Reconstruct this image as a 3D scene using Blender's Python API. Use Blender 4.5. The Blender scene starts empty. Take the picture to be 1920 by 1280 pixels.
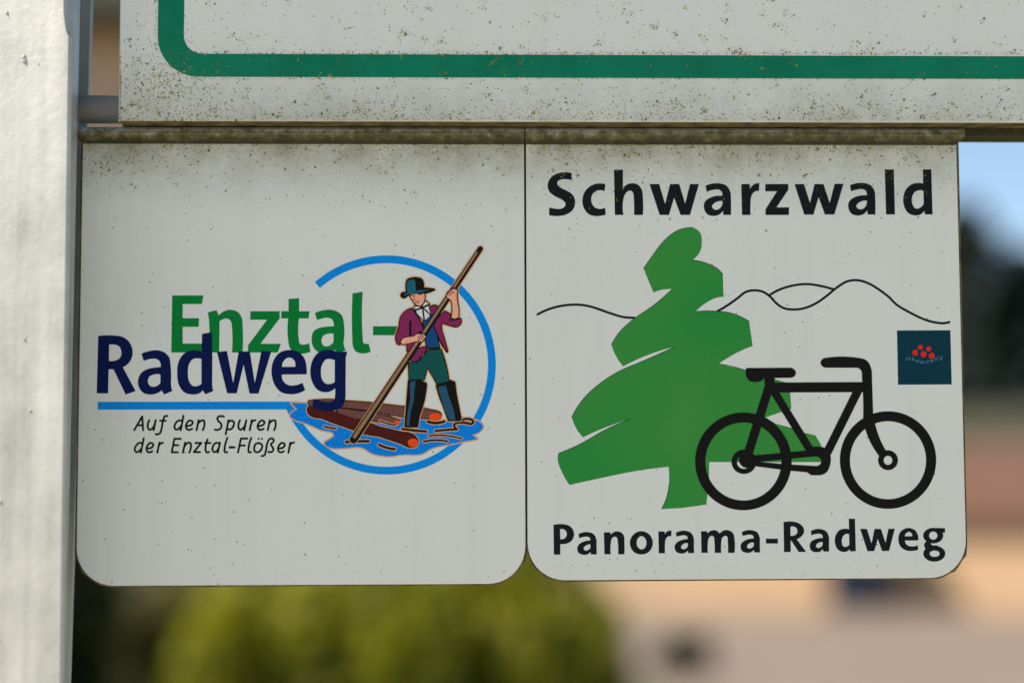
import bpy, bmesh, math, random
from mathutils import Vector, Matrix
from mathutils.geometry import delaunay_2d_cdt
R = math.radians
random.seed(7)
SC = bpy.context.scene
COL = SC.collection

# ------------------------------------------------------------------ camera
W, H = 1920.0, 1280.0
LENS, SENSOR = 70.0, 36.0
FPX = LENS / SENSOR * W
PITCH, YAW, ROLL = R(5.2), R(-1.7), R(-0.22)
CAM = Vector((0.0, -0.668, 2.10))
cam_d = bpy.data.cameras.new('camera'); cam = bpy.data.objects.new('camera', cam_d); COL.objects.link(cam)
CM = Matrix.Rotation(YAW, 3, 'Z') @ Matrix.Rotation(R(90) + PITCH, 3, 'X') @ Matrix.Rotation(ROLL, 3, 'Z')
cam.matrix_world = Matrix.Translation(CAM) @ CM.to_4x4()
cam_d.lens = LENS; cam_d.sensor_width = SENSOR; cam_d.clip_start = 0.02; cam_d.clip_end = 3000
cam_d.dof.use_dof = True; cam_d.dof.focus_distance = 0.672; cam_d.dof.aperture_fstop = 3.8
cam_d.dof.aperture_blades = 0
SC.camera = cam

def ray(px, py):
    return (CM @ Vector(((px - W / 2) / FPX, (H / 2 - py) / FPX, -1.0)))
def at(px, py, y=0.0):
    """the point of the vertical plane Y = y that is seen at a pixel of the photograph"""
    d = ray(px, py); t = (y - CAM.y) / d.y
    return CAM + d * t

# ------------------------------------------------------------------ world and sun
SUN_AZ, SUN_EL = R(-93), R(40)      # azimuth measured from the viewing side (-Y) towards -X = left
sun_dir = Vector((math.sin(SUN_AZ) * math.cos(SUN_EL), -math.cos(SUN_AZ) * math.cos(SUN_EL), math.sin(SUN_EL)))
world = bpy.data.worlds.new('World'); SC.world = world; world.use_nodes = True
wn = world.node_tree; bg = wn.nodes['Background']
sky = wn.nodes.new('ShaderNodeTexSky'); sky.sky_type = 'NISHITA'; sky.sun_disc = False
sky.sun_elevation = SUN_EL; sky.sun_rotation = math.atan2(sun_dir.x, sun_dir.y)
sky.air_density = 0.85; sky.dust_density = 0.3; sky.ozone_density = 1.0
wn.links.new(sky.outputs[0], bg.inputs[0]); bg.inputs[1].default_value = 0.085
sun_l = bpy.data.lights.new('sun', 'SUN'); sun = bpy.data.objects.new('sun', sun_l); COL.objects.link(sun)
sun_l.energy = 4.4; sun_l.angle = R(0.53); sun_l.color = (1.0, 0.90, 0.76)
sun.rotation_euler = sun_dir.to_track_quat('Z', 'Y').to_euler()
SC.view_settings.view_transform = 'Standard'; SC.view_settings.look = 'None'
SC.view_settings.exposure = 1.1; SC.view_settings.gamma = 1.0; SC.view_settings.use_curve_mapping = False

# ------------------------------------------------------------------ helpers
def lin(c):
    return tuple((v / 255 / 12.92) if v / 255 <= 0.04045 else (((v / 255) + 0.055) / 1.055) ** 2.4 for v in c)
KA = 1.38
def alb(r, g, b, k=KA):
    return tuple(min(0.85, v * k) for v in lin((r, g, b)))

def new_mat(name, rough=0.5, metal=0.0, spec=0.4):
    m = bpy.data.materials.new(name); m.use_nodes = True
    nt = m.node_tree; p = nt.nodes['Principled BSDF']
    p.inputs['Roughness'].default_value = rough; p.inputs['Metallic'].default_value = metal
    p.inputs['Specular IOR Level'].default_value = spec
    return m, nt, p
def N(nt, kind, **kw):
    n = nt.nodes.new('ShaderNode' + kind)
    for k, v in kw.items():
        if k in n.inputs: n.inputs[k].default_value = v
        else: setattr(n, k, v)
    return n
def ramp(nt, fac, stops):
    r = nt.nodes.new('ShaderNodeValToRGB'); el = r.color_ramp.elements
    while len(el) < len(stops): el.new(0.5)
    for e, (p, c) in zip(el, stops): e.position = p; e.color = (*c, 1) if len(c) == 3 else c
    nt.links.new(fac, r.inputs[0]); return r.outputs[0]
def mixc(nt, fac, a, b):
    m = nt.nodes.new('ShaderNodeMix'); m.data_type = 'RGBA'
    for s, v in ((0, fac), (6, a), (7, b)):
        if hasattr(v, 'is_linked') or isinstance(v, bpy.types.NodeSocket): nt.links.new(v, m.inputs[s])
        else: m.inputs[s].default_value = v if s == 0 else (*v, 1)
    return m.outputs[2]
def math_n(nt, op, a, b=None, clamp=False):
    m = nt.nodes.new('ShaderNodeMath'); m.operation = op; m.use_clamp = clamp
    for i, v in enumerate((a, b)):
        if v is None: continue
        if isinstance(v, bpy.types.NodeSocket): nt.links.new(v, m.inputs[i])
        else: m.inputs[i].default_value = v
    return m.outputs[0]
def noisy(name, c1, c2, scale, rough=0.6, metal=0.0, bump=0.0, detail=4, spec=0.4, bscale=None, coord='Object'):
    m, nt, p = new_mat(name, rough, metal, spec)
    tc = N(nt, 'TexCoord'); no = N(nt, 'TexNoise', Scale=scale, Detail=detail)
    nt.links.new(tc.outputs[coord], no.inputs['Vector'])
    nt.links.new(ramp(nt, no.outputs['Fac'], [(0.3, c1), (0.7, c2)]), p.inputs['Base Color'])
    if bump:
        b = N(nt, 'Bump', Strength=bump); n2 = N(nt, 'TexNoise', Scale=bscale or scale * 4, Detail=3)
        nt.links.new(tc.outputs[coord], n2.inputs['Vector']); nt.links.new(n2.outputs['Fac'], b.inputs['Height'])
        b.inputs['Distance'].default_value = 0.0005 if scale > 50 else 0.02
        nt.links.new(b.outputs[0], p.inputs['Normal'])
    return m
_ink = {}
def ink(r, g, b, k=KA):
    key = (r, g, b)
    if key not in _ink:
        c = alb(r, g, b, k)
        _ink[key] = noisy('ink_%d_%d_%d' % key, tuple(v * 0.9 for v in c), tuple(min(.9, v * 1.1 + .002) for v in c), 900, 0.55, spec=0.08, detail=2)
    return _ink[key]

def empty(name, loc):
    o = bpy.data.objects.new(name, None); COL.objects.link(o); o.location = loc; o.empty_display_size = 0.05
    return o
def tag(o, label=None, cat=None, group=None, kind=None):
    if label: o['label'] = label
    if cat: o['category'] = cat
    if group: o['group'] = group
    if kind: o['kind'] = kind
    return o
def root_of(o):
    v = Vector((0, 0, 0))
    while o is not None: v += o.location; o = o.parent
    return v
def mesh(name, verts, faces, mats, parent=None, fm=None, smooth=False):
    """verts in world space; stored relative to the parent chain's origin"""
    org = root_of(parent) if parent else Vector((0, 0, 0))
    me = bpy.data.meshes.new(name)
    me.from_pydata([Vector(v) - org for v in verts], [], faces)
    for m in (mats if isinstance(mats, (list, tuple)) else [mats]): me.materials.append(m)
    if fm: me.polygons.foreach_set('material_index', fm)
    if smooth: me.polygons.foreach_set('use_smooth', [True] * len(me.polygons))
    me.update()
    o = bpy.data.objects.new(name, me); COL.objects.link(o); o.parent = parent
    return o
def bm_obj(name, bm, mat, parent=None, smooth=False):
    bmesh.ops.recalc_face_normals(bm, faces=bm.faces[:])
    vs = [v.co.copy() for v in bm.verts]; bm.verts.index_update()
    fs = [[v.index for v in f.verts] for f in bm.faces]; bm.free()
    return mesh(name, vs, fs, mat, parent, smooth=smooth)
def box_bm(a, b, bevel=0.0, bm=None):
    bm = bm or bmesh.new()
    r = bmesh.ops.create_cube(bm, size=1.0)
    for v in r['verts']:
        v.co = Vector([(a[i] + b[i]) / 2 + v.co[i] * (b[i] - a[i]) for i in range(3)])
    if bevel:
        bmesh.ops.bevel(bm, geom=list({e for v in r['verts'] for e in v.link_edges}), offset=bevel, segments=2, affect='EDGES', profile=0.5)
    return bm
def extrude_poly(name, pts, y0, y1, mat, parent, bevel=0.0, segs=2):
    """pts: (x, z) outline, extruded from front y0 to back y1"""
    bm = bmesh.new()
    f = bm.faces.new([bm.verts.new((x, y0, z)) for x, z in pts])
    ext = bmesh.ops.extrude_face_region(bm, geom=[f])
    for v in [g for g in ext['geom'] if isinstance(g, bmesh.types.BMVert)]: v.co.y = y1
    bmesh.ops.recalc_face_normals(bm, faces=bm.faces[:])
    if bevel:
        ed = [e for e in bm.edges if all(abs(v.co.y - y0) < 1e-7 for v in e.verts)]
        bmesh.ops.bevel(bm, geom=ed, offset=bevel, segments=segs, affect='EDGES', profile=0.5)
    return bm_obj(name, bm, mat, parent)
def cyl_between(bm, p, q, r0, r1, seg=12, caps=True):
    p, q = Vector(p), Vector(q); d = (q - p).normalized(); u = d.orthogonal().normalized(); w = d.cross(u)
    A = [bm.verts.new(p + (u * math.cos(2 * math.pi * k / seg) + w * math.sin(2 * math.pi * k / seg)) * r0) for k in range(seg)]
    B = [bm.verts.new(q + (u * math.cos(2 * math.pi * k / seg) + w * math.sin(2 * math.pi * k / seg)) * r1) for k in range(seg)]
    for k in range(seg): bm.faces.new((A[k], A[(k + 1) % seg], B[(k + 1) % seg], B[k]))
    if caps: bm.faces.new(A[::-1]); bm.faces.new(B)

# ------------------------------------------------------------------ 2D print kit (all in photograph pixels, later laid on the plate)
class Crop:
    def __init__(s, x0, y0, k): s.x0, s.y0, s.k = x0, y0, k
    def __call__(s, pts, dx=0, dy=0):
        return [(s.x0 + (p[0] + dx) / s.k, s.y0 + (p[1] + dy) / s.k) + ((1,) if len(p) > 2 else ()) for p in pts]
cA, cB, cC = Crop(170, 520, 5.3333), Crop(450, 520, 5.3333), Crop(240, 760, 5.818)
cD, cE, cF, cG = Crop(530, 450, 2.845), Crop(710, 450, 5.818), Crop(700, 650, 5.818), Crop(530, 730, 9.143)
cH, cI, cJ, cK = Crop(1010, 300, 4.923), Crop(1380, 300, 4.923), Crop(1020, 960, 5.0526), Crop(1400, 960, 4.923)
cL, cM, cN, cO = Crop(1000, 410, 2.2857), Crop(1290, 640, 3.7647), Crop(1300, 500, 3.84), Crop(1670, 610, 10.67)

def smooth_path(pts, closed=True, n=5):
    """points with a third entry are smooth (Catmull-Rom through them), the others are corners"""
    out = []; L = len(pts); rng = range(L if closed else L - 1)
    for i in rng:
        p1, p2 = pts[i], pts[(i + 1) % L]
        s1, s2 = len(p1) > 2, len(p2) > 2
        out.append((p1[0], p1[1]))
        if not (s1 or s2): continue
        p0 = pts[i - 1] if (closed or i > 0) else p1
        p3 = pts[(i + 2) % L] if (closed or i + 2 < L) else p2
        d = math.hypot(p2[0] - p1[0], p2[1] - p1[1])
        def tang(a, b, c):
            l1 = math.hypot(b[0] - a[0], b[1] - a[1]) or 1e-6; l2 = math.hypot(c[0] - b[0], c[1] - b[1]) or 1e-6
            tx = (b[0] - a[0]) / l1 + (c[0] - b[0]) / l2; ty = (b[1] - a[1]) / l1 + (c[1] - b[1]) / l2
            q = math.hypot(tx, ty) or 1e-6
            return tx / q * d, ty / q * d
        c = (p2[0] - p1[0], p2[1] - p1[1])
        t1 = tang(p0, p1, p2) if s1 else None
        t2 = tang(p1, p2, p3) if s2 else None
        if t1 is None: t1 = (2 * c[0] - t2[0], 2 * c[1] - t2[1]); q = math.hypot(*t1) or 1; t1 = (t1[0] / q * d, t1[1] / q * d)
        if t2 is None: t2 = (2 * c[0] - t1[0], 2 * c[1] - t1[1]); q = math.hypot(*t2) or 1; t2 = (t2[0] / q * d, t2[1] / q * d)
        for k in range(1, n):
            t = k / n; h1 = 2*t**3 - 3*t*t + 1; h2 = t**3 - 2*t*t + t; h3 = -2*t**3 + 3*t*t; h4 = t**3 - t*t
            out.append((h1*p1[0] + h2*t1[0] + h3*p2[0] + h4*t2[0], h1*p1[1] + h2*t1[1] + h3*p2[1] + h4*t2[1]))
    if not closed: out.append((pts[-1][0], pts[-1][1]))
    return out
def ell(cx, cy, rx, ry=None, n=40):
    ry = ry or rx
    return [(cx + rx * math.cos(2 * math.pi * k / n), cy + ry * math.sin(2 * math.pi * k / n)) for k in range(n)]
def stroke(pts, w, closed=False, caps=True, w2=None):
    """list of simple polygons covering a thick line"""
    p = smooth_path(pts, closed); P = []
    if closed: p = p + [p[0]]
    n = len(p)
    for i in range(n - 1):
        a, b = p[i], p[i + 1]; l = math.hypot(b[0] - a[0], b[1] - a[1])
        if l < 1e-6: continue
        wa = w if w2 is None else w + (w2 - w) * i / (n - 1); wb = w if w2 is None else w + (w2 - w) * (i + 1) / (n - 1)
        nx, ny = -(b[1] - a[1]) / l / 2, (b[0] - a[0]) / l / 2
        P.append([(a[0] + nx*wa, a[1] + ny*wa), (b[0] + nx*wb, b[1] + ny*wb), (b[0] - nx*wb, b[1] - ny*wb), (a[0] - nx*wa, a[1] - ny*wa)])
    for i in range(n):
        if (i in (0, n - 1)) and not (caps or closed): continue
        ww = w if w2 is None else w + (w2 - w) * i / (n - 1)
        P.append(ell(p[i][0], p[i][1], ww / 2 * 0.995, n=10))
    return P
def ccw(poly):
    a = sum(poly[i - 1][0] * poly[i][1] - poly[i][0] * poly[i - 1][1] for i in range(len(poly)))
    return poly if a > 0 else poly[::-1]
def union(polys, holes=()):
    """2D union of polygons minus holes, as triangles"""
    vs, fs = [], []
    for q in list(polys) + list(holes):
        q = ccw([(x, -y) for x, y in q]); s = len(vs)
        vs += [Vector(c) for c in q]; fs.append(list(range(s, s + len(q))))
    r = delaunay_2d_cdt(vs, [], fs, 1, 1e-3, True)
    nh = len(polys); V, F, of = r[0], r[2], r[5]
    allq = list(polys) + list(holes)
    def pip(c, q):
        x, y = c[0], -c[1]; ins = False; j = len(q) - 1
        for i in range(len(q)):
            xi, yi, xj, yj = q[i][0], q[i][1], q[j][0], q[j][1]
            if (yi > y) != (yj > y) and x < (xj - xi) * (y - yi) / (yj - yi) + xi: ins = not ins
            j = i
        return ins
    keep = []
    for f, o in zip(F, of):
        c = (V[f[0]] + V[f[1]] + V[f[2]]) / 3
        if any(pip(c, allq[i]) for i in o if i < nh) and not any(pip(c, h) for h in holes): keep.append(f)
    return [(v.x, -v.y) for v in V], keep
class Print:
    """one printed part: groups of shapes with an ink and a layer, laid on the plate's face"""
    def __init__(s): s.v, s.f, s.m, s.mats = [], [], [], []
    def add(s, polys, mat, layer=1, holes=()):
        polys = [smooth_path(q) if any(len(c) > 2 for c in q) else q for q in polys]
        holes = [smooth_path(q) if any(len(c) > 2 for c in q) else q for q in holes]
        V, F = union(polys, holes)
        if mat not in s.mats: s.mats.append(mat)
        o = len(s.v); y = FACE_Y - 0.000012 * layer
        s.v += [at(x, yy, y) for x, yy in V]
        for f in F:
            s.f.append([i + o for i in f]); s.m.append(s.mats.index(mat))
    def build(s, name, parent, **kw):
        fl = []
        for f in s.f:      # face towards the camera (-Y)
            a, b, c = (s.v[i] for i in f[:3])
            fl.append(f if (b - a).cross(c - a).y < 0 else f[::-1])
        return mesh(name, s.v, fl, s.mats, parent, s.m)

# ------------------------------------------------------------------ materials of the sign
def sign_white(name, base, grime_top, seed, speck=0.5):
    """aged white film: faint mottling, thin grey-green grime thickening towards the top rail, tiny specks"""
    m, nt, p = new_mat(name, 0.33, 0.0, 0.35)
    tc = N(nt, 'TexCoord'); mp = N(nt, 'Mapping'); mp.inputs['Location'].default_value = (seed, seed * 2, seed * 3)
    nt.links.new(tc.outputs['Object'], mp.inputs['Vector'])
    sep = N(nt, 'SeparateXYZ'); nt.links.new(tc.outputs['Object'], sep.inputs[0])
    n1 = N(nt, 'TexNoise', Scale=14.0, Detail=5.0, Roughness=0.6); nt.links.new(mp.outputs[0], n1.inputs['Vector'])
    col = ramp(nt, n1.outputs['Fac'], [(0.3, tuple(v * 0.955 for v in base)), (0.7, base)])
    # grime gradient (film of algae that grows from the rail downward)
    z0, z1 = grime_top
    mr = N(nt, 'MapRange'); mr.inputs['From Min'].default_value = z0; mr.inputs['From Max'].default_value = z1
    nt.links.new(sep.outputs['Z'], mr.inputs['Value'])
    n2 = N(nt, 'TexNoise', Scale=60.0, Detail=6.0, Roughness=0.7); nt.links.new(mp.outputs[0], n2.inputs['Vector'])
    g = math_n(nt, 'MULTIPLY', math_n(nt, 'POWER', mr.outputs[0], 1.7), ramp(nt, n2.outputs['Fac'], [(0.3, (0.25,) * 3), (0.72, (1,) * 3)]), True)
    col = mixc(nt, math_n(nt, 'MULTIPLY', g, 0.85), col, (0.155, 0.142, 0.048))
    mpv = N(nt, 'Mapping'); mpv.inputs['Scale'].default_value = (150, 1, 7); nt.links.new(tc.outputs['Object'], mpv.inputs['Vector'])
    nv = N(nt, 'TexNoise', Scale=1.0, Detail=4.0); nt.links.new(mpv.outputs[0], nv.inputs['Vector'])
    col = mixc(nt, math_n(nt, 'MULTIPLY', ramp(nt, nv.outputs['Fac'], [(0.5, (0,) * 3), (0.75, (1,) * 3)]), 0.07), col, (0.36, 0.35, 0.27))
    nr = N(nt, 'TexNoise', Scale=22.0, Detail=5.0, Roughness=0.65); nt.links.new(mp.outputs[0], nr.inputs['Vector'])
    nt.links.new(ramp(nt, nr.outputs['Fac'], [(0.35, (0.24,) * 3), (0.65, (0.46,) * 3)]), p.inputs['Roughness'])
    # specks
    vo = N(nt, 'TexVoronoi', Scale=800.0, Randomness=1.0); nt.links.new(mp.outputs[0], vo.inputs['Vector'])
    sepc = N(nt, 'SeparateColor'); nt.links.new(vo.outputs['Color'], sepc.inputs[0])
    n3 = N(nt, 'TexNoise', Scale=45.0, Detail=3.0); nt.links.new(mp.outputs[0], n3.inputs['Vector'])
    dens = math_n(nt, 'ADD', math_n(nt, 'MULTIPLY', g, 0.55), math_n(nt, 'MULTIPLY', ramp(nt, n3.outputs['Fac'], [(0.45, (0.14,) * 3), (0.8, (0.6,) * 3)]), speck))
    on = math_n(nt, 'LESS_THAN', sepc.outputs[0], dens)
    rad = math_n(nt, 'MULTIPLY', math_n(nt, 'POWER', sepc.outputs[1], 4.0), 0.2)
    dot = math_n(nt, 'LESS_THAN', vo.outputs['Distance'], math_n(nt, 'ADD', rad, 0.035))
    col = mixc(nt, math_n(nt, 'MULTIPLY', math_n(nt, 'MULTIPLY', on, dot), 0.8), col, (0.12, 0.1, 0.05))
    nt.links.new(col, p.inputs['Base Color'])
    nb = N(nt, 'TexNoise', Scale=35.0, Detail=2.0); nt.links.new(mp.outputs[0], nb.inputs['Vector'])
    b = N(nt, 'Bump', Strength=0.12, Distance=0.0004); nt.links.new(nb.outputs['Fac'], b.inputs['Height']); nt.links.new(b.outputs[0], p.inputs['Normal'])
    return m
WHITE = (0.68, 0.715, 0.645)
m_moss, nt, p = new_mat('moss', 0.9, 0, 0.1)
tc = N(nt, 'TexCoord'); no = N(nt, 'TexNoise', Scale=420.0, Detail=2.0); nt.links.new(tc.outputs['Object'], no.inputs['Vector'])
nt.links.new(ramp(nt, no.outputs['Fac'], [(0.3, (0.06, 0.055, 0.018)), (0.5, (0.20, 0.175, 0.045)), (0.66, (0.46, 0.40, 0.085))]), p.inputs['Base Color'])
m_edge = noisy('mossy_edge', (0.03, 0.026, 0.012), (0.16, 0.125, 0.04), 180, 0.85)
# weathered aluminium rail mottled with algae, lighter at the top, darker towards the bottom
def rail_mat():
    m, nt, p = new_mat('weathered_rail', 0.6, 0.25, 0.4)
    tc = N(nt, 'TexCoord'); no = N(nt, 'TexNoise', Scale=260.0, Detail=5.0, Roughness=0.7); nt.links.new(tc.outputs['Object'], no.inputs['Vector'])
    nb = N(nt, 'TexNoise', Scale=28.0, Detail=3.0); nt.links.new(tc.outputs['Object'], nb.inputs['Vector'])
    f = math_n(nt, 'ADD', math_n(nt, 'MULTIPLY', no.outputs['Fac'], 0.7), math_n(nt, 'MULTIPLY', nb.outputs['Fac'], 0.2))
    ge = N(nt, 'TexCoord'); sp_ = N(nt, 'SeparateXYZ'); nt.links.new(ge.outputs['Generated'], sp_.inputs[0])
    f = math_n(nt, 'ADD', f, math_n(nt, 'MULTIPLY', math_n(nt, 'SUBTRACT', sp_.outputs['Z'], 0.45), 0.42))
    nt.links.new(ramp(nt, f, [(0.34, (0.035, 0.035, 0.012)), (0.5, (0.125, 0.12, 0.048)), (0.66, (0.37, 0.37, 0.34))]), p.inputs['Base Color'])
    b = N(nt, 'Bump', Strength=0.5, Distance=0.0004); nt.links.new(no.outputs['Fac'], b.inputs['Height']); nt.links.new(b.outputs[0], p.inputs['Normal'])
    return m
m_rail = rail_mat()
m_tube = noisy('galvanised_tube', (0.42, 0.41, 0.39), (0.56, 0.55, 0.53), 120, 0.38, 0.2, 0.15)
m_back = noisy('sign_back', (0.3, 0.3, 0.29), (0.4, 0.4, 0.39), 40, 0.5, 0.5)
m_green_line = noisy('green_line', alb(0, 100, 72, 1.2), alb(0, 112, 82, 1.2), 60, 0.5, spec=0.15)

# ------------------------------------------------------------------ background setting
m_grass = noisy('grass_ground', (0.035, 0.055, 0.012), (0.10, 0.115, 0.03), 1.2, 0.9, spec=0.1)
m_road = noisy('pale_road', (0.195, 0.152, 0.115), (0.235, 0.185, 0.14), 0.8, 0.9, spec=0.2)
tag(mesh('ground', [(-400, -60, 0), (400, -60, 0), (400, 900, 0), (-400, 900, 0)], [(0, 1, 2, 3)], m_grass), kind='structure')
tag(mesh('road', [(2.4, 12, .004), (80, 12, .004), (80, 49, .004), (2.6, 49, .004)], [(0, 1, 2, 3)], m_road), kind='structure')
m_bounce = noisy('pale_bounce_ground', (0.50, 0.43, 0.34), (0.60, 0.52, 0.42), 6, 0.9, spec=0.2, bump=0.3)
tag(mesh('bounce_ground', [(-40, -14, .004), (40, -14, .004), (40, -.25, .004), (-40, -.25, .004)], [(0, 1, 2, 3)], m_bounce), kind='structure')  # unseen pale ground, added to bounce warm sunlight onto the shaded plates

def leaves(bm_v, bm_f, c, r, n, size, rnd):
    for _ in range(n):
        while True:
            q = Vector((rnd.uniform(-1, 1), rnd.uniform(-1, 1), rnd.uniform(-1, 1)))
            if 0.25 < q.length < 1: break
        pnt = Vector(c) + Vector((q.x * r[0], q.y * r[1], q.z * r[2]))
        u = Vector((rnd.gauss(0, 1), rnd.gauss(0, 1), rnd.gauss(0, 1))).normalized(); v = u.orthogonal().normalized()
        s = size * rnd.uniform(0.6, 1.3); o = len(bm_v)
        bm_v += [pnt - u * s, pnt + v * s * .45, pnt + u * s, pnt - v * s * .45]; bm_f.append((o, o + 1, o + 2, o + 3))
def leaf_mat(name, c1, c2, sc):
    m, nt, p = new_mat(name, 0.6, 0, 0.3)
    tc = N(nt, 'TexCoord'); no = N(nt, 'TexNoise', Scale=sc, Detail=3.0); nt.links.new(tc.outputs['Object'], no.inputs['Vector'])
    c = ramp(nt, no.outputs['Fac'], [(0.35, c1), (0.65, c2)]); nt.links.new(c, p.inputs['Base Color'])
    tr = N(nt, 'BsdfTranslucent'); nt.links.new(c, tr.inputs['Color']); mx = N(nt, 'MixShader'); mx.inputs[0].default_value = 0.45
    out = nt.nodes['Material Output']; nt.links.new(p.outputs[0], mx.inputs[1]); nt.links.new(tr.outputs[0], mx.inputs[2]); nt.links.new(mx.outputs[0], out.inputs[0])
    return m
m_leaf_y = leaf_mat('yellow_green_leaves', (0.10, 0.12, 0.006), (0.38, 0.37, 0.014), 3.2)
m_leaf_d = leaf_mat('dark_leaves', (0.018, 0.032, 0.008), (0.045, 0.06, 0.014), 2.0)
m_leaf_o = leaf_mat('olive_leaves', (0.06, 0.066, 0.01), (0.19, 0.17, 0.04), 2.0)
m_conifer = leaf_mat('conifer_needles', (0.010, 0.020, 0.010), (0.028, 0.042, 0.018), 0.4)
m_bark = noisy('bark', (0.05, 0.035, 0.02), (0.10, 0.075, 0.05), 12, 0.9)
def shrub(loc, rx, h, mat, seed, n, label, group=None, leaf=0.05):
    rnd = random.Random(seed); r = empty('shrub', loc); V, F = [], []
    for k in range(11):
        a = rnd.uniform(0, 6.28); q = rnd.uniform(0, 0.72) * rx; z = rnd.uniform(0.25, 0.85) * h
        leaves(V, F, (loc[0] + q * math.cos(a), loc[1] + q * math.sin(a), z), (rx * .45, rx * .45, h * .22), n // 11, leaf, rnd)
    mesh('crown', V, F, mat, r)
    bm = bmesh.new()
    for k in range(7):
        a = rnd.uniform(0, 6.28); b = Vector(loc) + Vector((.08 * math.cos(a), .08 * math.sin(a), 0))
        cyl_between(bm, b, b + Vector((rx * .6 * math.cos(a), rx * .6 * math.sin(a), h * rnd.uniform(.6, .85))), .015, .005, 6)
    bm_obj('stems', bm, m_bark, r)
    return tag(r, label, 'shrub', group)
shrub((-1.62, 7.8, 0), 0.38, 2.2, m_leaf_d, 3, 8000, 'narrow dark green shrub rising right behind the galvanised post', None)
YG = 'sunlit yellow-green shrub in the leafy row below the raftsman plate'
GY = 'yellow-green shrubs behind the sign'
shrub((-0.95, 8.6, 0), 0.55, 2.10, m_leaf_y, 4, 8000, YG, GY)
shrub((-0.38, 8.1, 0), 0.55, 2.02, m_leaf_y, 5, 8000, YG, GY)
shrub((0.24, 8.7, 0), 0.52, 2.12, m_leaf_y, 6, 8000, YG, GY)
shrub((-1.30, 9.3, 0), 0.45, 2.05, m_leaf_o, 12, 7000, 'olive brown shrub between the dark and the yellow-green shrubs', None)
shrub((0.62, 9.3, 0), 0.28, 1.72, m_leaf_y, 15, 4000, 'low yellow-green shrub at the end of the row towards the road', None)
shrub((3.15, 27.0, 0), 0.42, 0.6, m_leaf_d, 9, 2500, 'small dark bush standing alone on the pale road', None)

m_cream = noisy('cream_render', (0.45, 0.295, 0.175), (0.50, 0.335, 0.20), 1.5, 0.9)
m_white_r = noisy('grey_render', (0.22, 0.19, 0.165), (0.26, 0.225, 0.195), 1.5, 0.9)
m_brownw = noisy('brown_render', (0.60, 0.37, 0.25), (0.66, 0.41, 0.28), 1.0, 0.9)
m_roof = noisy('red_roof_tiles', (0.095, 0.046, 0.030), (0.13, 0.062, 0.04), 3, 0.85)
m_roof_d = noisy('dark_mossy_roof', (0.035, 0.034, 0.018), (0.06, 0.06, 0.03), 3, 0.9)
m_pane = noisy('window_glass', (0.02, 0.025, 0.03), (0.04, 0.05, 0.06), 2, 0.08)
m_frame = noisy('white_frame', (0.7, 0.7, 0.68), (0.76, 0.76, 0.74), 5, 0.5)
m_bluegate = noisy('blue_paint', (0.03, 0.05, 0.09), (0.05, 0.075, 0.12), 4, 0.6)
def house(name, loc, rz, w, d, h, roof_h, wall, roof, label, win, over=0.35):
    r = empty(name, loc); r.rotation_euler.z = rz
    def loc_mesh(nm, bm, mat, par):
        bmesh.ops.recalc_face_normals(bm, faces=bm.faces[:])
        me = bpy.data.meshes.new(nm); bm.to_mesh(me); bm.free(); me.materials.append(mat)
        o = bpy.data.objects.new(nm, me); COL.objects.link(o); o.parent = par; return o
    bm = box_bm((-w/2, -d/2, 0), (w/2, d/2, h))
    for sx in (-1, 1):
        vs = [bm.verts.new(c) for c in ((sx*w/2, -d/2, h+.002), (sx*w/2, d/2, h+.002), (sx*w/2, 0, h + roof_h - .03), (sx*(w/2-.2), -d/2, h+.002), (sx*(w/2-.2), d/2, h+.002), (sx*(w/2-.2), 0, h + roof_h - .03))]
        for q in ((0, 1, 2), (5, 4, 3), (0, 3, 4, 1), (1, 4, 5, 2), (2, 5, 3, 0)): bm.faces.new([vs[i] for i in q])
    wl = loc_mesh('wall', bm, wall, r)
    bm = bmesh.new(); k = roof_h / (d / 2); e = over
    prof = [(-d/2 - e, h - k*e), (0, h + roof_h), (d/2 + e, h - k*e), (d/2 + e, h - k*e + .16), (0, h + roof_h + .18), (-d/2 - e, h - k*e + .16)]
    A = [bm.verts.new((-w/2 - e, y, z)) for y, z in prof]; B = [bm.verts.new((w/2 + e, y, z)) for y, z in prof]
    bm.faces.new((A[0], A[1], A[4], A[5])); bm.faces.new((A[1], A[2], A[3], A[4])); bm.faces.new((B[5], B[4], B[1], B[0])); bm.faces.new((B[4], B[3], B[2], B[1]))
    for i in range(6): j = (i + 1) % 6; bm.faces.new((A[i], B[i], B[j], A[j]))
    rf = loc_mesh('roof', bm, roof, r)
    loc_mesh('chimney', box_bm((w*.2, .3, h + roof_h*.4), (w*.2 + .6, .9, h + roof_h + .9)), m_roof, rf)
    for (x, z, ww, hh) in win:
        f = loc_mesh('window', box_bm((x - ww/2, -d/2 - .05, z), (x + ww/2, -d/2 + .02, z + hh), 0.01), m_frame, r)
        for s in (-1, 1):
            loc_mesh('pane', box_bm((x + s*ww*.235 - ww*.2, -d/2 - .062, z + .08), (x + s*ww*.235 + ww*.2, -d/2 - .03, z + hh - .08)), m_pane, f)
    return tag(r, label, 'house')
house('house', (-6.3, 16.9, 0), R(3), 8.0, 5.6, 6.1, 2.2, m_brownw, m_roof_d, 'tall brown rendered house with dark roof behind the post',
      [(x, z, 1.0, 1.3) for x in (-3, -1, 1) for z in (0.9, 3.3)], 0.4)
house('house', (6.9, 50.9, 0), R(-34), 8.0, 5.0, 2.5, 1.7, m_cream, m_roof, 'low cream house with red roof standing next to the blue gate', [(-1.9, 1.2, .8, .8)])
house('house', (15.2, 47.0, 0), R(-38), 7.0, 5.0, 2.25, 1.6, m_cream, m_roof, 'low cream house with red roof in front of the grey house', [(3.0, 1.1, .7, .7)])
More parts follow.
